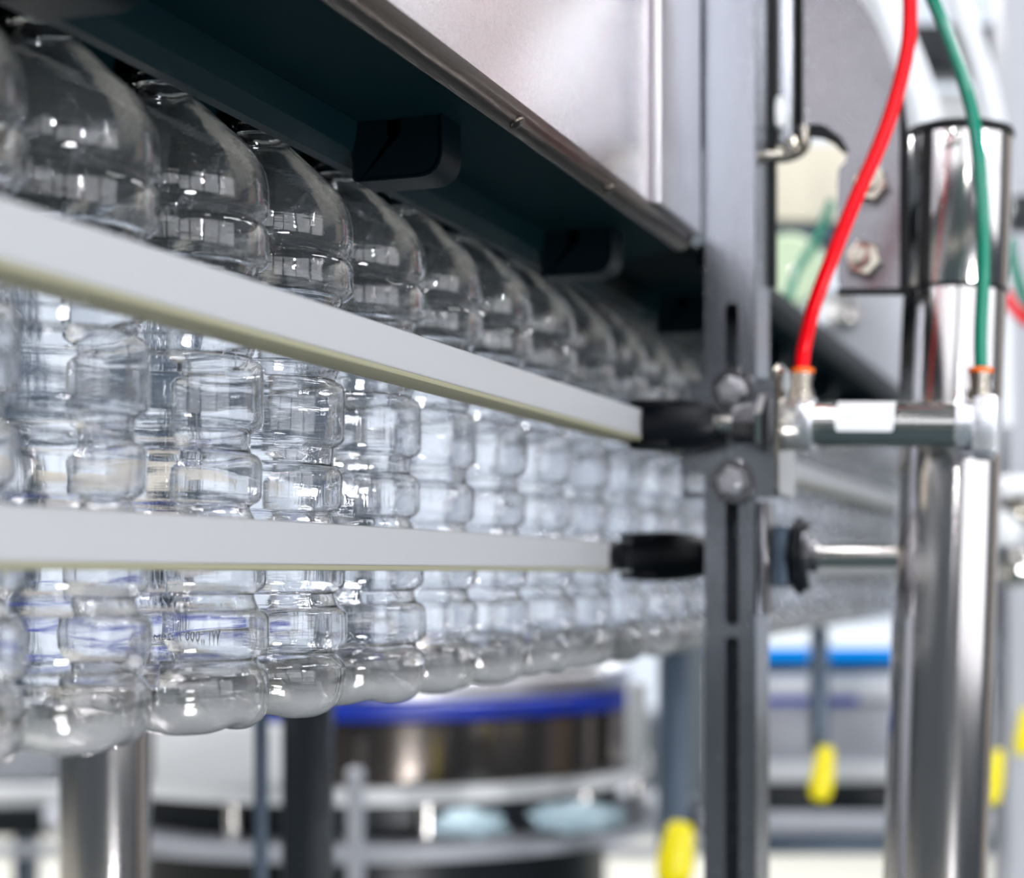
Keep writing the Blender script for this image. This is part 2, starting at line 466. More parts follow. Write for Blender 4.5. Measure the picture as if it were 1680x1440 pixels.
# ---------------------------------------------------------------- guide rails
def rail(q, z0, z1, s1, lab, endreflection=False):
    t = thing('guide_rail', lab, 'guide rail', (q, .6, hz(z0)), group=None)
    bpy.context.view_layer.update()
    bm = bmesh.new(); box(bm, (q - .019, -.25, hz(z0 + .0014)), (q, s1, hz(z1)), .0012, 3)
    child('rail_bar', bm, 'rail', t)
    bm = bmesh.new(); box(bm, (q - .0192, -.25, hz(z0 - .0010)), (q - .0003, s1, hz(z0 + .0015)), .0006, 2)  # thin added layer, tinted for the light under the rail
    child('underside_tone', bm, 'rail_b', t)
    if endreflection:
        bm = bmesh.new(); box(bm, (q - .0196, 1.150, hz(z0 - .0004)), (q + .0007, 1.215, hz(z1 + .0004)), .001, 2)  # added darker sleeve carries the rail's changing reflection
        child('end_reflection', bm, 'post', t)
    return t
rail(-.301, .0872, .1064, 3.4, 'upper light grey guide rail slanting across the bottles to the air cylinder clamp')
rail(-.335, .0022, .0220, 3.4, 'lower light grey guide rail running level across the bottles', True)

# ---------------------------------------------------------------- slotted post
SP = 1.150
post = thing('slotted_post', 'grey steel upright post with long vertical slots holding both rail clamps', 'post', (-.2525, SP, 0))
bpy.context.view_layer.update()
def zpost(py): return on_s(1200, py, SP).z
ql, qr = -.2690, -.2350
bm = bmesh.new()
sx = on_s(1201, 700, SP).x
def vslot(p0, p1, w=.0088): return slot(sx, (zpost(p0) + zpost(p1)) / 2, w, zpost(p0) - zpost(p1))
plate_y(bm, [(ql, .04), (qr, .04), (qr, 2.6), (ql, 2.6)], [vslot(497, 1026), vslot(1044, 1560), vslot(1578, 2100)], SP, SP + .003)
child('slotted_face', bm, 'post', post)
bm = bmesh.new(); box(bm, (ql, SP + .0005, .04), (ql + .003, SP + .040, 2.6)); child('side_flange', bm, 'post', post)
bm = bmesh.new(); box(bm, (qr - .003, SP + .0005, .04), (qr, SP + .048, 2.6)); child('side_flange', bm, 'post', post)
bm = bmesh.new(); box(bm, (ql + .0031, SP + .034, .04), (qr - .0031, SP + .037, 2.6)); child('back_web', bm, 'post', post)
bm = bmesh.new(); box(bm, (ql - .03, SP - .04, 0), (qr + .03, SP + .08, .04), .003); child('foot_plate', bm, 'post', post)
bm = bmesh.new(); box(bm, (qr + .0003, SP + .006, zpost(1008)), (qr + .006, SP + .046, zpost(822)), .002); child('slide_block', bm, 'plate', post)
bm = bmesh.new(); box(bm, (-.2715, SP - .002, zpost(240)), (-.2695, SP + .02, 2.3)); child('edge_gap_strip', bm, 'rubber', post)  # black strip draws the dark gap left of the post

# ---------------------------------------------------------------- mounting bracket of the upper clamp
SB = SP - .0045
br = thing('mounting_bracket', 'bent grey steel bracket bolted across the slotted post, carrying the air cylinder', 'bracket', (-.25, SB, hz(.05)))
bpy.context.view_layer.update()
pA = on_s(1118, 818, SB); pB = on_s(1296, 618, SB)
bm = bmesh.new()
out = rounded([(pA.x, pA.z), (pB.x, pA.z), (pB.x, pB.z), (pA.x + .006, pB.z), (pA.x + .006, pB.z - .022), (pA.x, pB.z - .03)], [.005, 0, 0, .003, .002, .004])
h1 = slot(on_s(1145, 792, SB).x, on_s(1145, 792, SB).z, .019, .0125)
plate_y(bm, out, [h1], SB, SB + .0030)
child('front_plate', bm, 'post', br)
qf = pB.x
bm = bmesh.new()
zt, zb = on_s(1262, 593, 1.09).z, pA.z
pl = rounded([(1.092, zb), (SB + .003, zb), (SB + .003, zt - .004), (1.092, zt)], [.004, 0, .006, .008])
a = [bm.verts.new((qf, p[0], p[1])) for p in pl]; b_ = [bm.verts.new((qf + .003, p[0], p[1])) for p in pl]
for i in range(len(pl)): bm.faces.new((a[i], a[(i + 1) % len(pl)], b_[(i + 1) % len(pl)], b_[i]))
bm.faces.new(a); bm.faces.new(b_)
child('side_flange', bm, 'nickel', br)
for py in (641, 790):
    c = on_s(1203, py, SB)
    bm = bmesh.new(); lathe(bm, [(0, 0), (.0145, 0), (.0145, .0016), (.0138, .0022), (0, .0022)], c, (0, -1, 0), 40)
    w = child('washer', bm, 'plate', br)
    bm = bmesh.new(); hexnut(bm, c + Vector((0, -.0022, 0)), (0, -1, 0), .0098, .006)
    lathe(bm, [(0, 0), (.0058, 0), (.0058, .0025), (.0052, .003), (0, .003)], c + Vector((0, -.008, 0)), (0, -1, 0), 24)
    child('bolt', bm, 'brushed', br)

# ---------------------------------------------------------------- rail clamps
def clamp(q, s, z, L, r, lab, jawz):
    t = thing('rail_clamp', lab, 'clamp', (q, s, z)); bpy.context.view_layer.update()
    bm = bmesh.new()
    lathe(bm, [(0, .000), (r * 1.0, .000), (r * 1.03, .003), (r * 1.05, L * .3), (r * 1.02, L * .5), (r * .93, L * .75), (r * .76, L * .95), (r * .66, L), (0, L)], (q + .0012, s, z), (1, 0, 0), 32)
    child('clamp_body', bm, 'black', t)
    for sg in (1, -1):
        zz = z + sg * (jawz + .0030)
        bm = bmesh.new(); box(bm, (q - .008, s - .0135, zz - .0024), (q + .018, s + .0135, zz + .0024), .0016, 2)
        child('clamp_jaw', bm, 'black', t)
    return t
ZU = hz(.0966)
clamp(-.301, 1.120, ZU, .046, .0158, 'black plastic clamp gripping the upper rail, on the air cylinder rod', .0104)
SL = 1.216; ZL = hz(.0118)
clamp(-.335, SL, ZL, .056, .0168, 'black plastic clamp gripping the lower rail, left of the slotted post', .0108)

# lower clamp rod, knob
lr = thing('clamp_rod', 'horizontal steel rod with black round knob behind the slotted post', 'rod', (-.25, SL, ZL)); bpy.context.view_layer.update()
bm = bmesh.new(); cyl(bm, (-.2795, SL, ZL), (-.150, SL, ZL), .0078, 28); child('rod', bm, 'chrome', lr)
bm = bmesh.new()
xa = on_s(1268, 900, SL).x; xb = on_s(1300, 900, SL).x; xc = on_s(1322, 900, SL).x; xd = on_s(1344, 900, SL).x
box(bm, (xa - .004, SL - .018, ZL - .021), (xb, SL + .018, ZL + .021), .003); child('rod_holder', bm, 'bluegrey', lr)
bm = bmesh.new()
lathe(bm, [(0, 0), (.022, 0), (.0255, .003), (.0255, .006), (.022, .009), (.012, .010), (0, .010)], (xb + .0005, SL, ZL), (1, 0, 0), 48, fn=lambda r, h, p: (r * (1 + .05 * math.cos(8 * p) * (r > .02)), h))
child('knob', bm, 'black', lr)
bm = bmesh.new(); lathe(bm, [(0, 0), (.0235, 0), (.0235, .0035), (.011, .004), (.011, .008), (0, .008)], (xb + .0105, SL, ZL), (1, 0, 0), 40); child('knob_flange', bm, 'plate', lr)

# ---------------------------------------------------------------- air cylinder
QA = lambda px: on_s(px, 700, 1.120).x
ac = thing('air_cylinder', 'silver pneumatic cylinder with red and green hoses pushing the upper rail clamp', 'pneumatic cylinder', (-.254, 1.120, ZU))
ac.rotation_euler = (0, math.radians(2.0), 0)
bpy.context.view_layer.update()
def lc(px): return QA(px) + .254
def alocal(name, bm, mat, parent=ac, **k):
    return link(name, bm, mat, parent, **k)
bm = bmesh.new(); cyl(bm, (lc(1172), 0, 0), (lc(1212), 0, 0), .0055, 24); alocal('piston_rod', bm, 'chrome')
bm = bmesh.new()
x0, x1 = lc(1206), lc(1250); pr = [(0, 0), (.012, 0)]; nT = 9
for k in range(nT):
    h = (x1 - x0) * (k + .2) / nT; pr += [(.0132, h), (.0122, h + (x1 - x0) * .5 / nT)]
pr += [(.0125, x1 - x0), (0, x1 - x0)]
lathe(bm, pr, (x0, 0, 0), (1, 0, 0), 36); alocal('threaded_nose', bm, 'plate')
bm = bmesh.new(); hexnut(bm, (lc(1247), 0, 0), (1, 0, 0), .0190, lc(1260) - lc(1247)); alocal('lock_nut', bm, 'chrome')
x0 = qf + .0032 + .254; x1 = lc(1337)
bm = bmesh.new(); lathe(bm, [(0, 0), (.0165, 0), (.0172, .001), (.0172, x1 - x0 - .001), (.0162, x1 - x0), (0, x1 - x0)], (x0, 0, 0), (1, 0, 0), 48); alocal('front_cap', bm, 'alu')
x0, x1 = lc(1337), lc(1572)
bm = bmesh.new(); lathe(bm, [(0, 0), (.0135, 0), (.0135, .003), (.0142, .0035), (.0142, x1 - x0), (0, x1 - x0)], (x0, 0, 0), (1, 0, 0), 48); alocal('barrel', bm, 'alu_d')
# white label wrapped on the barrel
xl0, xl1 = lc(1376), lc(1471)
bm = bmesh.new(); ra = .01435
g = []
for i in range(13):
    a_ = math.radians(175 - 115 * i / 12)     # angle from +z towards the camera side
    ca, sa = math.cos(a_ - PI / 2), math.sin(a_ - PI / 2)
    g.append((ca, sa))
rows = []
for i in range(13):
    a_ = math.radians(-22 + 112 * i / 12)
    y = -math.cos(a_) * ra; z = math.sin(a_) * ra
    ins = .0012 if i in (0, 12) else 0
    rows.append([bm.verts.new((xl0 + ins, y, z)), bm.verts.new((xl1 - ins, y, z))])
for r0, r1 in zip(rows, rows[1:]): bm.faces.new((r0[0], r0[1], r1[1], r1[0]))
alocal('label_sticker', bm, 'label')
bm = bmesh.new()
for j, a_ in enumerate((12, 26)):
    for i in range(13):
        if random.random() < .15: continue
        xx = xl0 + .0035 + i * (xl1 - xl0 - .007) / 13; aa = math.radians(a_); aw = math.radians(3.4)
        vs = [bm.verts.new((x_, -math.cos(b2) * (ra + .0002), math.sin(b2) * (ra + .0002))) for x_, b2 in ((xx, aa - aw), (xx + .0012, aa - aw), (xx + .0012, aa + aw), (xx, aa + aw))]
        bm.faces.new(vs)
alocal('label_print', bm, 'ink').parent = [c for c in ac.children if c.name.startswith('label_sticker')][0]
x0, x1 = lc(1570), lc(1600); x2 = lc(1638)
bm = bmesh.new(); lathe(bm, [(0, 0), (.0160, 0), (.0168, .001), (.0168, x1 - x0), (0, x1 - x0)], (x0, 0, 0), (1, 0, 0), 48)
box(bm, (x1 - .0005, -.0150, -.0172), (x2, .0150, .0168), .0012, 2); alocal('end_cap', bm, 'alu')
bm = bmesh.new(); box(bm, (lc(1572), -.010, -.021), (lc(1632), .012, -.0165), .001); alocal('end_foot', bm, 'post')
def fitting(px, name_off=0):
    x = lc(px)
    bm = bmesh.new()
    lathe(bm, [(0, .0150), (.0078, .0150), (.0078, .0215), (.0062, .0220), (.0062, .0275), (.0068, .0280), (.0068, .0325), (0, .0325)], (x, 0, 0), (0, 0, 1), 28)
    f = alocal('hose_fitting', bm, 'nickel')
    bm = bmesh.new(); lathe(bm, [(0, .0322), (.0072, .0322), (.0078, .0336), (.0072, .0352), (.0045, .0354), (0, .0354)], (x, 0, 0), (0, 0, 1), 28)
    r = alocal('release_ring', bm, 'orange'); r.parent = f
    return f
fitting(1313); fitting(1606)
bpy.context.view_layer.update()
top_r = ac.matrix_world @ Vector((lc(1313), 0, .036)); top_g = ac.matrix_world @ Vector((lc(1606), 0, .036))
def hose(pts, end, rr, mat, lab):
    bm = bmesh.new()
    P = [on_s(x, y, s) for x, y, s in pts] + [end + Vector((0, 0, .004)), end - Vector((0, 0, .003))]
    tube(bm, P, rr, 20, 10)
    o = link('air_hose', bm, mat); tag(o, lab, 'hose', 'air hoses'); return o
hose([(1440, -420, 1.19), (1478, -200, 1.16), (1490, -60, 1.13), (1492, 50, 1.12), (1478, 130, 1.115), (1448, 225, 1.11), (1402, 330, 1.105), (1362, 430, 1.105), (1336, 500, 1.11), (1321, 560, 1.118)], top_r, .0046, 'red', 'bright red air hose curving down to left end of the cylinder')
hose([(1380, -380, 1.18), (1460, -160, 1.15), (1528, -5, 1.13), (1562, 80, 1.125), (1590, 165, 1.12), (1605, 250, 1.118), (1612, 350, 1.118), (1613, 450, 1.12), (1609, 540, 1.12)], top_g, .0041, 'green', 'dark green air hose dropping to right end of the cylinder')

# ---------------------------------------------------------------- round pillar with collar
pc = on_s(1566, 480, 1.231)
pil = thing('round_pillar', 'thick polished round steel pillar at right behind the air cylinder', 'pillar', (pc.x, 1.231, pc.z)); pil.rotation_euler = (0, math.radians(1.9), 0)
bpy.context.view_layer.update()
bm = bmesh.new(); lathe(bm, [(0, -1.672), (.0345, -1.672), (.0345, .0), (.0, .0)], seg=72); link('tube', bm, 'tube', pil)
zc0 = 0.002; zc1 = .103
bm = bmesh.new(); lathe(bm, [(0, zc0), (.0345, zc0), (.0352, zc0 + .001), (.0352, zc1), (.0342, zc1 + .001), (0, zc1 + .001)], seg=72); link('collar', bm, 'tube', pil)
bm = bmesh.new(); lathe(bm, [(.0300, -.0005), (.0355, -.0005), (.0355, .0018), (.0300, .0018)], seg=64, close=True); link('seam_ring', bm, 'rubber', pil)
bm = bmesh.new(); lathe(bm, [(0, zc1 + .0008), (.0352, zc1 + .0008), (.0362, .1055), (.0350, .1095), (.026, .1125), (0, .1135)], seg=64); link('top_cap', bm, 'rubber', pil)
bm = bmesh.new(); c0 = Vector((-.0030, -.0345, .0965)); lathe(bm, [(.0032, -.004), (.0062, -.004), (.0066, .0008), (.0045, .0018), (.0032, .0008)], c0, (-.05, -1, 0), 24, close=True); link('set_screw', bm, 'chrome', pil)
bm = bmesh.new(); lathe(bm, [(0, -1.68), (.07, -1.68), (.07, -1.67), (.04, -1.665), (0, -1.665)], seg=48); link('foot', bm, 'plate', pil)

# ---------------------------------------------------------------- clamp plate left of the pillar
SK = 1.190
pp = lambda x, y: (on_s(x, y, SK).x, on_s(x, y, SK).z)
ck = thing('clamp_plate', 'large grey steel plate with curved edge and two nuts left of the pillar', 'steel plate', (on_s(1420, 470, SK).x, SK, on_s(1420, 470, SK).z)); bpy.context.view_layer.update()
out = [pp(1318, -320), pp(1318, 205), pp(1338, 207), pp(1362, 218), pp(1382, 236), pp(1389, 252), pp(1386, 266), pp(1376, 276), pp(1374, 300), pp(1374, 462), pp(1378, 472), pp(1388, 477), pp(1478, 477), pp(1478, 155), pp(1462, 100), pp(1438, 45), pp(1408, -5), pp(1350, -80), pp(1345, -320)]
bm = bmesh.new(); plate_y(bm, out, [], SK, SK + .006); child('plate', bm, 'plate', ck, smooth=False)
bm = bmesh.new(); plate_y(bm, [pp(1477, 120), pp(1477, 478), pp(1489, 478), pp(1489, 230)], [], SK - .004, SK + .012); child('edge_gasket', bm, 'rubber', ck, smooth=False)
bm = bmesh.new(); plate_y(bm, [pp(1374, 473), pp(1490, 473), pp(1490, 481), pp(1374, 481)], [], SK - .001, SK + .010); child('bottom_gasket', bm, 'rubber', ck, smooth=False)
bm = bmesh.new(); plate_y(bm, [pp(1330, 203), pp(1352, 205), pp(1380, 226), pp(1393, 250), pp(1384, 252), pp(1368, 236), pp(1350, 228), pp(1330, 226)], [], SK - .0012, SK - .0002); child('arc_gasket', bm, 'rubber', ck, smooth=False)
for (x, y) in ((1428, 305), (1417, 427)):
    c = Vector((pp(x, y)[0], SK, pp(x, y)[1]))
    bm = bmesh.new(); lathe(bm, [(0, 0), (.0150, 0), (.0148, .0015), (0, .0018)], c, (0, -1, 0), 36)
    w = child('washer', bm, 'plate', ck)
    bm = bmesh.new(); hexnut(bm, c + Vector((0, -.0018, 0)), (.1, -1, 0), .0125, .009)
    lathe(bm, [(0, 0), (.0062, 0), (.0058, .0045), (0, .005)], c + Vector((0, -.0108, 0)), (0, -1, 0), 24)
    child('nut', bm, 'nickel', ck)
# vertical strips beside the post (edge of the cover and its latch)
SV = 1.205
def upright(x0, x1, y0, y1, s, th, mat, name, lab, cat, bev=.001):
    a = on_s(x0, y1, s); b = on_s(x1, y0, s)
    bm = bmesh.new(); box(bm, (a.x, s, a.z), (b.x, s + th, b.z), bev)
    return tag(link(name, bm, mat), lab, cat)
upright(1244, 1271, -340, 470, 1.1985, .010, 'rubber', 'dark_gap_strip', 'black vertical strip for the dark gap directly right of the slotted post', 'seal')  # black colour puts in the dark of the gap here
lt = thing('latch_bar', 'shiny vertical latch bar with curled lower end beside the black gap strip', 'latch', on_s(1285, 240, SV)); bpy.context.view_layer.update()
a = on_s(1272, 240, SV); b = on_s(1302, -340, SV)
bm = bmesh.new(); box(bm, (a.x, SV, a.z), (b.x, SV + .008, b.z), .003, 3); child('bar', bm, 'alu', lt)
bm = bmesh.new(); tube(bm, [on_s(1256, 256, 1.195), on_s(1285, 257, 1.195), on_s(1308, 250, 1.195), on_s(1320, 236, 1.195), on_s(1322, 205, 1.195)], .0042, 16, 8); child('hook', bm, 'nickel', lt)
bm = bmesh.new(); lathe(bm, [(0, -.006), (.006, -.005), (.0085, 0), (.006, .005), (0, .006)], on_s(1303, 240, 1.192), (0, 0, 1), 24); child('hook_ball', bm, 'nickel', lt)
bm = bmesh.new(); c = on_s(1279, 185, SV - .001); lathe(bm, [(0, -.012), (.003, -.010), (.0052, -.004), (.0052, .004), (.003, .010), (0, .012)], c, (0, 0, 1), 20); child('bar_highlight', bm, 'white', lt)  # white bead stands for the highlight on the latch bar
upright(1303, 1317, -340, 232, 1.206, .008, 'rubber', 'dark_gap_strip', 'black vertical strip for the dark gap between latch bar and big steel plate', 'seal')  # black strip added for the dark of this narrow gap

# grey plate under / behind, with nut
upright(1352, 1500, 470, 760, 2.50, .01, 'greypaint', 'backing_plate', 'blurred light grey plate below the two-nut plate, behind the pillar', 'plate')
bm = bmesh.new(); c = on_s(1384, 512, 2.498); lathe(bm, [(0, 0), (.025, 0), (.025, .006), (.015, .007), (.014, .018), (0, .019)], c, (0, -1, 0), 24)
tag(link('hex_nut', bm, 'chrome'), 'blurred shiny nut on the light grey plate below the two-nut plate', 'nut')

# ---------------------------------------------------------------- background seen out of focus
ROT = TH
def bgbox(name, x0, y0, x1, y1, Y, th, mat, lab, cat, bev=.004, group=None, zmin=None, parent=None):
    c = at((x0 + x1) / 2, (y0 + y1) / 2, Y); w = (x1 - x0) / F * Y; h = (y1 - y0) / F * Y
    z0, z1 = c.z - h / 2, c.z + h / 2
    if zmin is not None: z0 = zmin
    bm = bmesh.new(); box(bm, (-w / 2, 0, z0 - c.z), (w / 2, th, z1 - c.z), min(bev, w / 3, h / 3))
    o = link(name, bm, mat, None)
    o.location = c; o.rotation_euler = (0, 0, TH)
    if parent:
        bpy.context.view_layer.update(); o.parent = parent; o.matrix_parent_inverse = parent.matrix_world.inverted()
    elif lab: tag(o, lab, cat, group)
    return o
def bgleg(name, px, ptop, Y, wpx, mat, lab, cat='leg post', seg=40, rounded_top=False):
    c = at(px, ptop, Y); r = wpx / 2 / F * Y
    bm = bmesh.new()
    pr = [(0, -c.z), (r, -c.z), (r, -r * .5), (r * .7, -r * .12), (0, 0)] if rounded_top else [(0, -c.z), (r, -c.z), (r, 0), (0, 0)]
    lathe(bm, pr, seg=seg)
    o = link(name, bm, mat); o.location = c; return tag(o, lab, cat)

bgleg('support_tube', 173, 1130, 1.42, 150, 'tube', 'thick round steel leg under the bottles at lower left', 'leg')
bgbox('thin_bar', 415, 1100, 438, 1440, 1.5, .012, 'bluegrey', 'thin dark blue-grey upright bar left of the square post', 'bar', zmin=0)
bgbox('square_post', 462, 1100, 540, 1440, 1.62, .05, 'machine_d', 'dark square upright post under the fourth bottle', 'post', zmin=0)
bgleg('light_post', 583, 1258, 2.3, 30, 'greypaint', 'slim light grey post with rounded top in front of the drum', 'post', rounded_top=True)
bgbox('grey_post', 1084, 1060, 1132, 1440, 2.2, .05, 'bluegrey', 'blurred grey upright left of slotted post, above a yellow handle', 'post', zmin=0)
bgbox('grey_strut', 1333, 1030, 1361, 1235, 2.3, .03, 'bluegrey', 'blurred grey strut above the middle yellow handle', 'strut')
def handle(px, py, w, h, Y, lab):
    c = at(px, py, Y); r = w / 2 / F * Y; hh = h / 2 / F * Y
    bm = bmesh.new()
    lathe(bm, [(0, hh), (r * .45, hh * .97), (r * .72, hh * .8), (r * .85, hh * .3), (r * 1.0, -hh * .2), (r * .95, -hh * .75), (r * .6, -hh * .97), (0, -hh)], seg=24)
    for v in bm.verts: v.co.y *= .6
    o = link('yellow_handle', bm, 'yellow'); o.location = c; o.rotation_euler = (0, math.radians(8), TH)  # yellow handle by itself, no clamp modelled with it
    tag(o, lab, 'clamp', 'yellow handles')
    return o
handle(1110, 1400, 62, 108, 2.05, 'bright yellow handle at bottom, left of the slotted post')
handle(1350, 1268, 40, 92, 2.25, 'bright yellow handle between slotted post and round pillar')
handle(1632, 1274, 30, 92, 2.3, 'bright yellow handle just right of the round pillar')
handle(1680, 1200, 30, 80, 2.4, 'yellow handle cut off by the right picture edge')

# filling carousel
Yc = 2.95; cc = at(600, 1165, Yc); Rd = .455
fc = thing('filling_carousel', 'large blurred round machine with blue band behind the bottles', 'machine', (cc.x, cc.y, 0)); bpy.context.view_layer.update()
def zy(py, Y=2.5): return ZC + (HOR - py) / F * Y
def ring(name, r, za, zb, mat, inner=None):
    bm = bmesh.new()
    if inner: lathe(bm, [(r, zb), (r, za), (inner, za), (inner, zb)], seg=96, close=True)
    else: lathe(bm, [(0, zb), (r - .004, zb), (r, zb + .004), (r, za - .004), (r - .004, za), (0, za)], seg=96)
    return link(name, bm, mat, fc)
ring('polished_drum', .452, zy(1184), zy(1292), 'drum')
ring('blue_band', .462, zy(1153), zy(1184), 'blue')
ring('steel_collar', .44, zy(1115), zy(1153), 'brushed')
ring('dark_deck', .40, zy(1085), zy(1115), 'machine_d')
ring('flange_ring', .475, zy(1292), zy(1318), 'white', .2)
ring('dark_core', .42, zy(1318), zy(1378), 'machine_d')
ring('lower_ring', .52, zy(1383), zy(1404), 'greypaint', .2)
ring('machine_base', .40, zy(1404), 0, 'machine_d')
for k in range(10):
    a_ = 2 * PI * k / 10 + .3
    bm = bmesh.new(); lathe(bm, [(0, 0), (.011, 0), (.011, zy(1318) - zy(1383)), (0, zy(1318) - zy(1383))], (.45 * math.cos(a_), .45 * math.sin(a_), zy(1383)), (0, 0, 1), 16)
    link('support_pin', bm, 'chrome', fc)
# crumpled pale film bags lying on the ring
for (px, py, w, h, Y, lab) in ((770, 1352, 120, 42, 2.36, 'crumpled pale blue film at left on the lower machine ring'), (950, 1340, 150, 48, 2.42, 'crumpled pale blue film at right on the lower machine ring')):
    c = at(px, py, Y); bm = bmesh.new()
    bmesh.ops.create_icosphere(bm, subdivisions=4, radius=1)
    for v in bm.verts:
        n = noise.noise(v.co * 2.3 + Vector((px, 0, 0))) * .35 + noise.noise(v.co * 6 + Vector((px, 0, 0))) * .12
        v.co = v.co * (1 + n); v.co.x *= w / 2 / F * Y; v.co.y *= .03; v.co.z *= h / 2 / F * Y
    o = link('film_bag', bm, 'film'); o.location = c; o.rotation_euler = (0, 0, TH); tag(o, lab, 'plastic film')
# frame bars behind
bgbox('frame_bar', -200, 1290, 600, 1314, 3.6, .03, 'white', 'blurred white horizontal bar behind the round leg at lower left', 'bar')
bgbox('machine_bed', -250, 1322, 1150, 1372, 3.7, .3, 'machine_d', 'blurred black machine bed running behind the legs', 'machine bed')
bgbox('frame_bar', -250, 1388, 1150, 1406, 3.6, .03, 'greypaint', 'blurred light grey horizontal bar under the black machine bed', 'bar')
bgbox('drum_reflection_sheet', 250, 1188, 464, 1289, 2.42, .012, 'white', 'white sheet added as bright drum reflection between round tube and square post', 'guard')  # white colour stands for the drum's bright reflection
bgbox('drum_reflection_sheet', -60, 1192, 92, 1280, 2.5, .012, 'greypaint', 'pale grey sheet added as drum reflection at far left under the nearest bottles', 'guard')  # grey colour stands for the drum's duller reflection

# things behind the bottle row
bgbox('dark_beam', -500, 610, 640, 700, 4.4, .2, 'bluegrey', 'blurred dark beam seen through the nearest bottles at mid height', 'beam')
bgbox('cream_cabinet', 40, 772, 345, 900, 4.2, .3, 'offw', 'blurred cream cabinet seen through the nearest bottles between the rails', 'cabinet')
bgbox('blue_crate', -30, 1006, 440, 1040, 3.9, .3, 'blue', 'blurred blue crate seen through the nearest bottles below the lower rail', 'crate')
for (x0, x1, lab) in ((20, 50, 'blurred dark upright seen through the leftmost bottle'), (250, 290, 'blurred dark upright seen through the date-coded bottle'), (560, 600, 'blurred dark upright seen through the fifth bottle')):
    bgbox('frame_upright', x0, 300, x1, 1300, 4.6, .1, 'bluegrey', lab, 'upright', zmin=0)

# right-hand packing machine
pk = thing('packing_machine', 'blurred white and blue machine seen between slotted post and pillar', 'machine', at(1370, 1300, 3.4), TH); bpy.context.view_layer.update()
K = dict(lab=None, cat=None, parent=pk)
bgbox('emissive_panel', 1180, 1034, 1700, 1062, 3.3, .2, 'emissive_white', **K)
bgbox('blue_front', 1180, 1062, 1620, 1084, 3.28, .2, 'emissive_blue', **K)
bgbox('black_gap', 1180, 1084, 1640, 1104, 3.32, .2, 'machine_d', **K)
bgbox('white_cover', 1180, 1104, 1640, 1142, 3.3, .2, 'white', **K)
bgbox('blue_stripe', 1180, 1142, 1410, 1156, 3.3, .2, 'blue', **K)
bgbox('lower_door', 1180, 1156, 1640, 1250, 3.31, .2, 'greypaint', **K)
bgbox('white_sill', 1180, 1250, 1640, 1284, 3.29, .2, 'white', **K)
bgbox('floor_shadow_block', 1180, 1284, 1640, 1330, 3.35, .2, 'machine_d', **K)  # dark block stands for the shadow on the floor
bgbox('frame_bar', 1150, 1336, 1700, 1366, 2.9, .04, 'greypaint', 'blurred light grey rail low between post and pillar', 'bar')
bgbox('frame_bar', 1150, 1370, 1700, 1402, 2.95, .04, 'bluegrey', 'blurred dark grey rail below the light grey rail at right', 'bar')
bgbox('bright_bracket', 1030, 1120, 1062, 1260, 2.35, .03, 'white', 'blurred pale upright bracket at right end of the blue band', 'bracket')

# upper right background
bgbox('cream_box', 1200, 235, 1400, 362, 2.6, .3, 'offw', 'blurred cream box behind the curved cut-out of steel plate', 'box')
bgbox('dark_beam', 1200, 362, 1400, 398, 2.62, .1, 'bluegrey', 'blurred dark beam under the cream box', 'beam')
c = at(1290, 450, 2.5); bm = bmesh.new(); lathe(bm, [(0, -.04), (.045, -.04), (.052, -.03), (.052, .03), (.045, .04), (0, .04)], axis=(SN, -CS, 0), seg=40)
o = link('green_drum', bm, 'palegreen'); o.location = c; tag(o, 'blurred pale green round drum right of the slotted post', 'drum')
bgbox('dark_beam', 1440, 38, 1800, 112, 3.0, .1, 'machine_d', 'blurred black beam at top right behind the hoses', 'beam')
bgbox('white_beam', 1440, 150, 1800, 196, 3.1, .1, 'white', 'blurred white beam at top right below the black beam', 'beam')
bgbox('white_column', 1652, -200, 1760, 1500, 2.5, .08, 'greypaint', 'blurred pale grey column along the right picture edge', 'column', zmin=0)
def arcduct(pts, r, mat, name, lab, cat, grp=None):
    bm = bmesh.new(); tube(bm, [at(*p) for p in pts], r, 24, 8); return tag(link(name, bm, mat), lab, cat, grp)
arcduct([(1400, -120, 1.9), (1438, -20, 1.9), (1470, 70, 1.9), (1500, 150, 1.9), (1520, 230, 1.9), (1530, 330, 1.9), (1534, 700, 1.9)], .021, 'guard', 'curved_duct', 'blurred white curved duct behind the plate and red hose', 'duct')
arcduct([(1540, -120, 2.1), (1572, 0, 2.1), (1600, 80, 2.1), (1622, 160, 2.1), (1636, 240, 2.1), (1642, 420, 2.1), (1645, 700, 2.1)], .013, 'guard', 'curved_duct', 'blurred slim white curved duct right of the green hose', 'duct')
arcduct([(1365, 330, 1.8), (1335, 400, 1.8), (1305, 450, 1.8), (1285, 520, 1.8)], .0045, 'green', 'air_hose', 'blurred green hose crossing the pale green drum', 'hose')
arcduct([(1655, 390, 1.9), (1664, 440, 1.9), (1682, 490, 1.9), (1720, 560, 1.9)], .006, 'green', 'air_hose', 'short blurred green hose at the right picture edge', 'hose')
arcduct([(1648, 478, 1.9), (1662, 505, 1.9), (1690, 530, 1.9), (1730, 550, 1.9)], .006, 'red', 'air_hose', 'short blurred red hose at the right picture edge', 'hose')
bgbox('black_block', 1664, 318, 1740, 372, 2.0, .04, 'machine_d', 'blurred black block at the right picture edge above hoses', 'block')
arcduct([(1636, 800, 2.0), (1700, 800, 2.0), (1760, 800, 2.0)], .013, 'white', 'white_pipe', 'short white pipe right of the pillar at the picture edge', 'pipe')
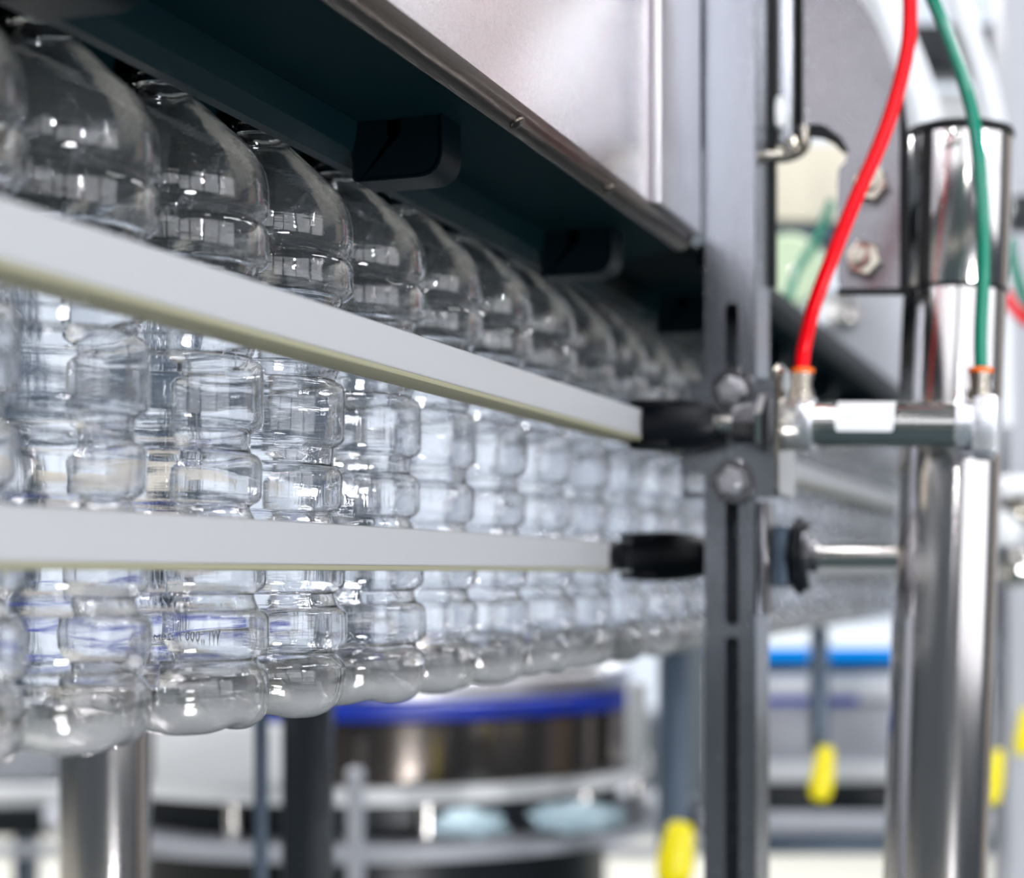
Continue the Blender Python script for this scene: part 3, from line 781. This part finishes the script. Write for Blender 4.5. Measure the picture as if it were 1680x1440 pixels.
for (x, y, r, m_, lab) in ((1668, 838, .018, 'nickel', 'blurred round brass-coloured knob under the white pipe'), (1645, 868, .022, 'white', 'blurred white round knob beside the pillar'), (1668, 932, .022, 'chrome', 'blurred shiny round knob at the right edge beside pillar')):
    bm = bmesh.new(); lathe(bm, [(0, -r), (r * .7, -r * .8), (r, -r * .2), (r, r * .3), (r * .5, r), (0, r)], seg=24); o = link('round_fitting', bm, m_); o.location = at(x, y, 2.0); tag(o, lab, 'fitting')

# ---------------------------------------------------------------- hall
def struct(name, bm, mat): return tag(link(name, bm, mat, smooth=False), kind='structure')
XL, XR, YB, YF, H = -10., 5., 10.5, -5., 5.2
bm = bmesh.new(); box(bm, (XL, YF, -.2), (XR, YB, 0)); struct('floor', bm, 'floor')
bm = bmesh.new(); box(bm, (-2.5, -4, .0005), (4.9, 7.4, .012)); struct('dark_floor_sheet_1', bm, 'mat')  # unseen dark sheet added to keep bright floor out of the reflections
bm = bmesh.new(); box(bm, (XL, YF, H), (XR, YB, H + .2)); struct('ceiling', bm, 'ceil')
def wall(name, lo, hi, horiz, win, z0, z1, wmat, n):
    """wall with a band of windows; horiz = axis index the wall runs along"""
    bm = bmesh.new()
    a0, a1 = lo[horiz], hi[horiz]; 
    def seg(u0, u1, za, zb):
        l = list(lo); h = list(hi); l[horiz] = u0; h[horiz] = u1; l[2] = za; h[2] = zb; box(bm, l, h)
    seg(a0, a1, 0, z0); seg(a0, a1, z1, H)
    w = (a1 - a0) / n; wins = []
    for k in range(n + 1):
        u = a0 + k * w; seg(max(a0, u - .09), min(a1, u + .09), z0, z1)
    struct(name, bm, 'wall')
    for k in range(n):
        u0, u1 = a0 + k * w + .09, a0 + (k + 1) * w - .09
        root = bpy.data.objects.new('window_%d' % (wall.c), None); wall.c += 1; C.objects.link(root); root['kind'] = 'structure'
        mid = [(lo[i] + hi[i]) / 2 for i in range(3)]
        root.location = (u0 if horiz == 0 else mid[0], u0 if horiz == 1 else mid[1], z0)
        bpy.context.view_layer.update()
        bm = bmesh.new(); l = list(mid); h = list(mid); o_ = 1 - horiz; l[o_] -= .01; h[o_] += .01; l[horiz] = u0; h[horiz] = u1; l[2] = z0; h[2] = z1
        box(bm, l, h); child('window_pane', bm, wmat, root, smooth=False)
        bm = bmesh.new()
        for za in (z0, (z0 + z1) / 2 - .02, z1 - .04):
            l2 = list(l); h2 = list(h); l2[o_] -= .03; h2[o_] += .03; l2[2] = za; h2[2] = za + .04; box(bm, l2, h2)
        child('window_frame', bm, 'frame', root, smooth=False)
wall.c = 1
wall('wall_back', (XL, YB, 0), (XR, YB + .2, 0), 0, 1, .62, 5.1, 'window', 6)

bm = bmesh.new(); box(bm, (XL - .2, YF, 0), (XL, YB, H)); struct('wall_left', bm, 'wall')
bm = bmesh.new(); box(bm, (XR, 2.6, 0), (XR + .2, YB, H)); struct('wall_right', bm, 'wall')
wall('wall_right', (XR, YF, 0), (XR + .2, 2.6, 0), 1, 1, .9, 3.4, 'windowr', 4)
wall('wall_front', (-4.5, YF - .2, 0), (XR, YF, 0), 0, 1, 2.2, 4.2, 'windowr', 5)
bm = bmesh.new(); box(bm, (XL, YF - .2, 0), (-4.5, YF, H)); struct('wall_front', bm, 'wall')

# ceiling lamps
for ix, x in enumerate((-6.5, -3.2, .2, 3.2)):
    for iy, y in enumerate((-3.2, -.2, 2.8, 5.8, 8.6)):
        L = bpy.data.lights.new('tube_light', 'AREA'); L.shape = 'RECTANGLE'; L.size = .22; L.size_y = 1.8; L.energy = 36 if (y < 1 or x > 1) else 64; L.color = (.97, .98, 1)
        o = bpy.data.objects.new('tube_light', L); C.objects.link(o); o.location = (x, y, H - .28)
        bm = bmesh.new(); box(bm, (x - .14, y - .95, H - .26), (x + .14, y + .95, H - .16), .02)
        tag(link('ceiling_lamp', bm, 'white'), 'long white ceiling lamp above the machines, outside the picture', 'lamp', 'ceiling lamps')

# small disk lights added round the line to put sparkles in the bottles
for i, (x, y, z, e) in enumerate(((2.6, -2.6, 2.9, 9), (3.6, -.8, 2.4, 9), (1.2, -3.4, 3.4, 9), (4.2, 1.2, 3.1, 9), (2.2, -3.9, 1.9, 6), (.7, -2.2, 4.2, 9),
        (-3.6, 5.2, 3.0, 12), (-5.2, 7.6, 2.4, 12), (-2.6, 8.4, 3.5, 12), (-6.4, 5.6, 3.8, 12), (-4.4, 9.2, 1.9, 10), (-1.6, 6.4, 4.3, 12), (-7.2, 8.6, 3.0, 12))):
    L = bpy.data.lights.new('sparkle_light', 'AREA'); L.shape = 'DISK'; L.size = .09; L.energy = e * 1.4; L.color = (.95, .97, 1)
    o = bpy.data.objects.new('sparkle_light', L); C.objects.link(o); o.location = (x, y, z)
    d = Vector((-.4, 1.1, 1.5)) - Vector((x, y, z)); o.rotation_euler = d.to_track_quat('-Z', 'Y').to_euler()
# unseen slabs added right of the aisle for their reflections in the steel
for (x0, x1, y, z1, m_, nm, lab) in ((.46, .55, 3.7, 3.4, 'machine_d', 'black_reflection_column', 'black column added for reflection right of the aisle, outside the picture'), (.58, .70, 3.9, 3.2, 'tan', 'tan_reflection_cabinet', 'tan cabinet right of the aisle, outside the picture'), (.80, 1.30, 4.1, 3.6, 'white', 'white_reflection_cabinet', 'tall white cabinet added for reflection right of the aisle, outside the picture'), (1.6, 2.4, 3.2, 2.6, 'tan', 'tan_reflection_cabinet', 'wide tan cabinet added for reflection right of the aisle, outside the picture')):
    bm = bmesh.new(); box(bm, (x0, y, 0), (x1, y + .5, z1), .01)
    tag(link(nm, bm, m_), lab, 'cabinet' if 'cab' in nm else 'column')

L = bpy.data.lights.new('base_fill_light', 'AREA'); L.shape = 'DISK'; L.size = .5; L.energy = 38; L.color = (.96, .97, 1)  # unseen fill light added to brighten the bottle bases from below
o = bpy.data.objects.new('base_fill_light', L); C.objects.link(o); o.location = (1.5, -.5, .45)
o.rotation_euler = (Vector((-.4, 1.0, 1.45)) - o.location).to_track_quat('-Z', 'Y').to_euler()
w = bpy.data.worlds.new('w'); bpy.context.scene.world = w; w.use_nodes = True
w.node_tree.nodes['Background'].inputs[0].default_value = (.35, .5, .6, 1); w.node_tree.nodes['Background'].inputs[1].default_value = .3

# ---------------------------------------------------------------- camera
cam = bpy.data.cameras.new('camera'); co = bpy.data.objects.new('camera', cam); C.objects.link(co)
co.location = (0, 0, ZC); co.rotation_euler = (PI / 2, 0, TH)
cam.sensor_width = 36; cam.lens = 36 * F / 1680
cam.shift_y = (HOR - 720) / 1680
cam.clip_start = .02; cam.clip_end = 60
cam.dof.use_dof = True; cam.dof.focus_distance = .80; cam.dof.aperture_fstop = 5.2; cam.dof.aperture_blades = 0
sc = bpy.context.scene; sc.camera = co
sc.view_settings.view_transform = 'Standard'; sc.view_settings.look = 'None'; sc.view_settings.gamma = 1; sc.view_settings.use_curve_mapping = False
sc.view_settings.exposure = 0.45
cy = sc.cycles
cy.use_denoising = True
cy.use_adaptive_sampling = True; cy.adaptive_threshold = .09
cy.max_bounces = 22; cy.transmission_bounces = 22; cy.glossy_bounces = 6; cy.diffuse_bounces = 3; cy.transparent_max_bounces = 16
cy.caustics_reflective = False; cy.caustics_refractive = False
cy.sample_clamp_indirect = 40
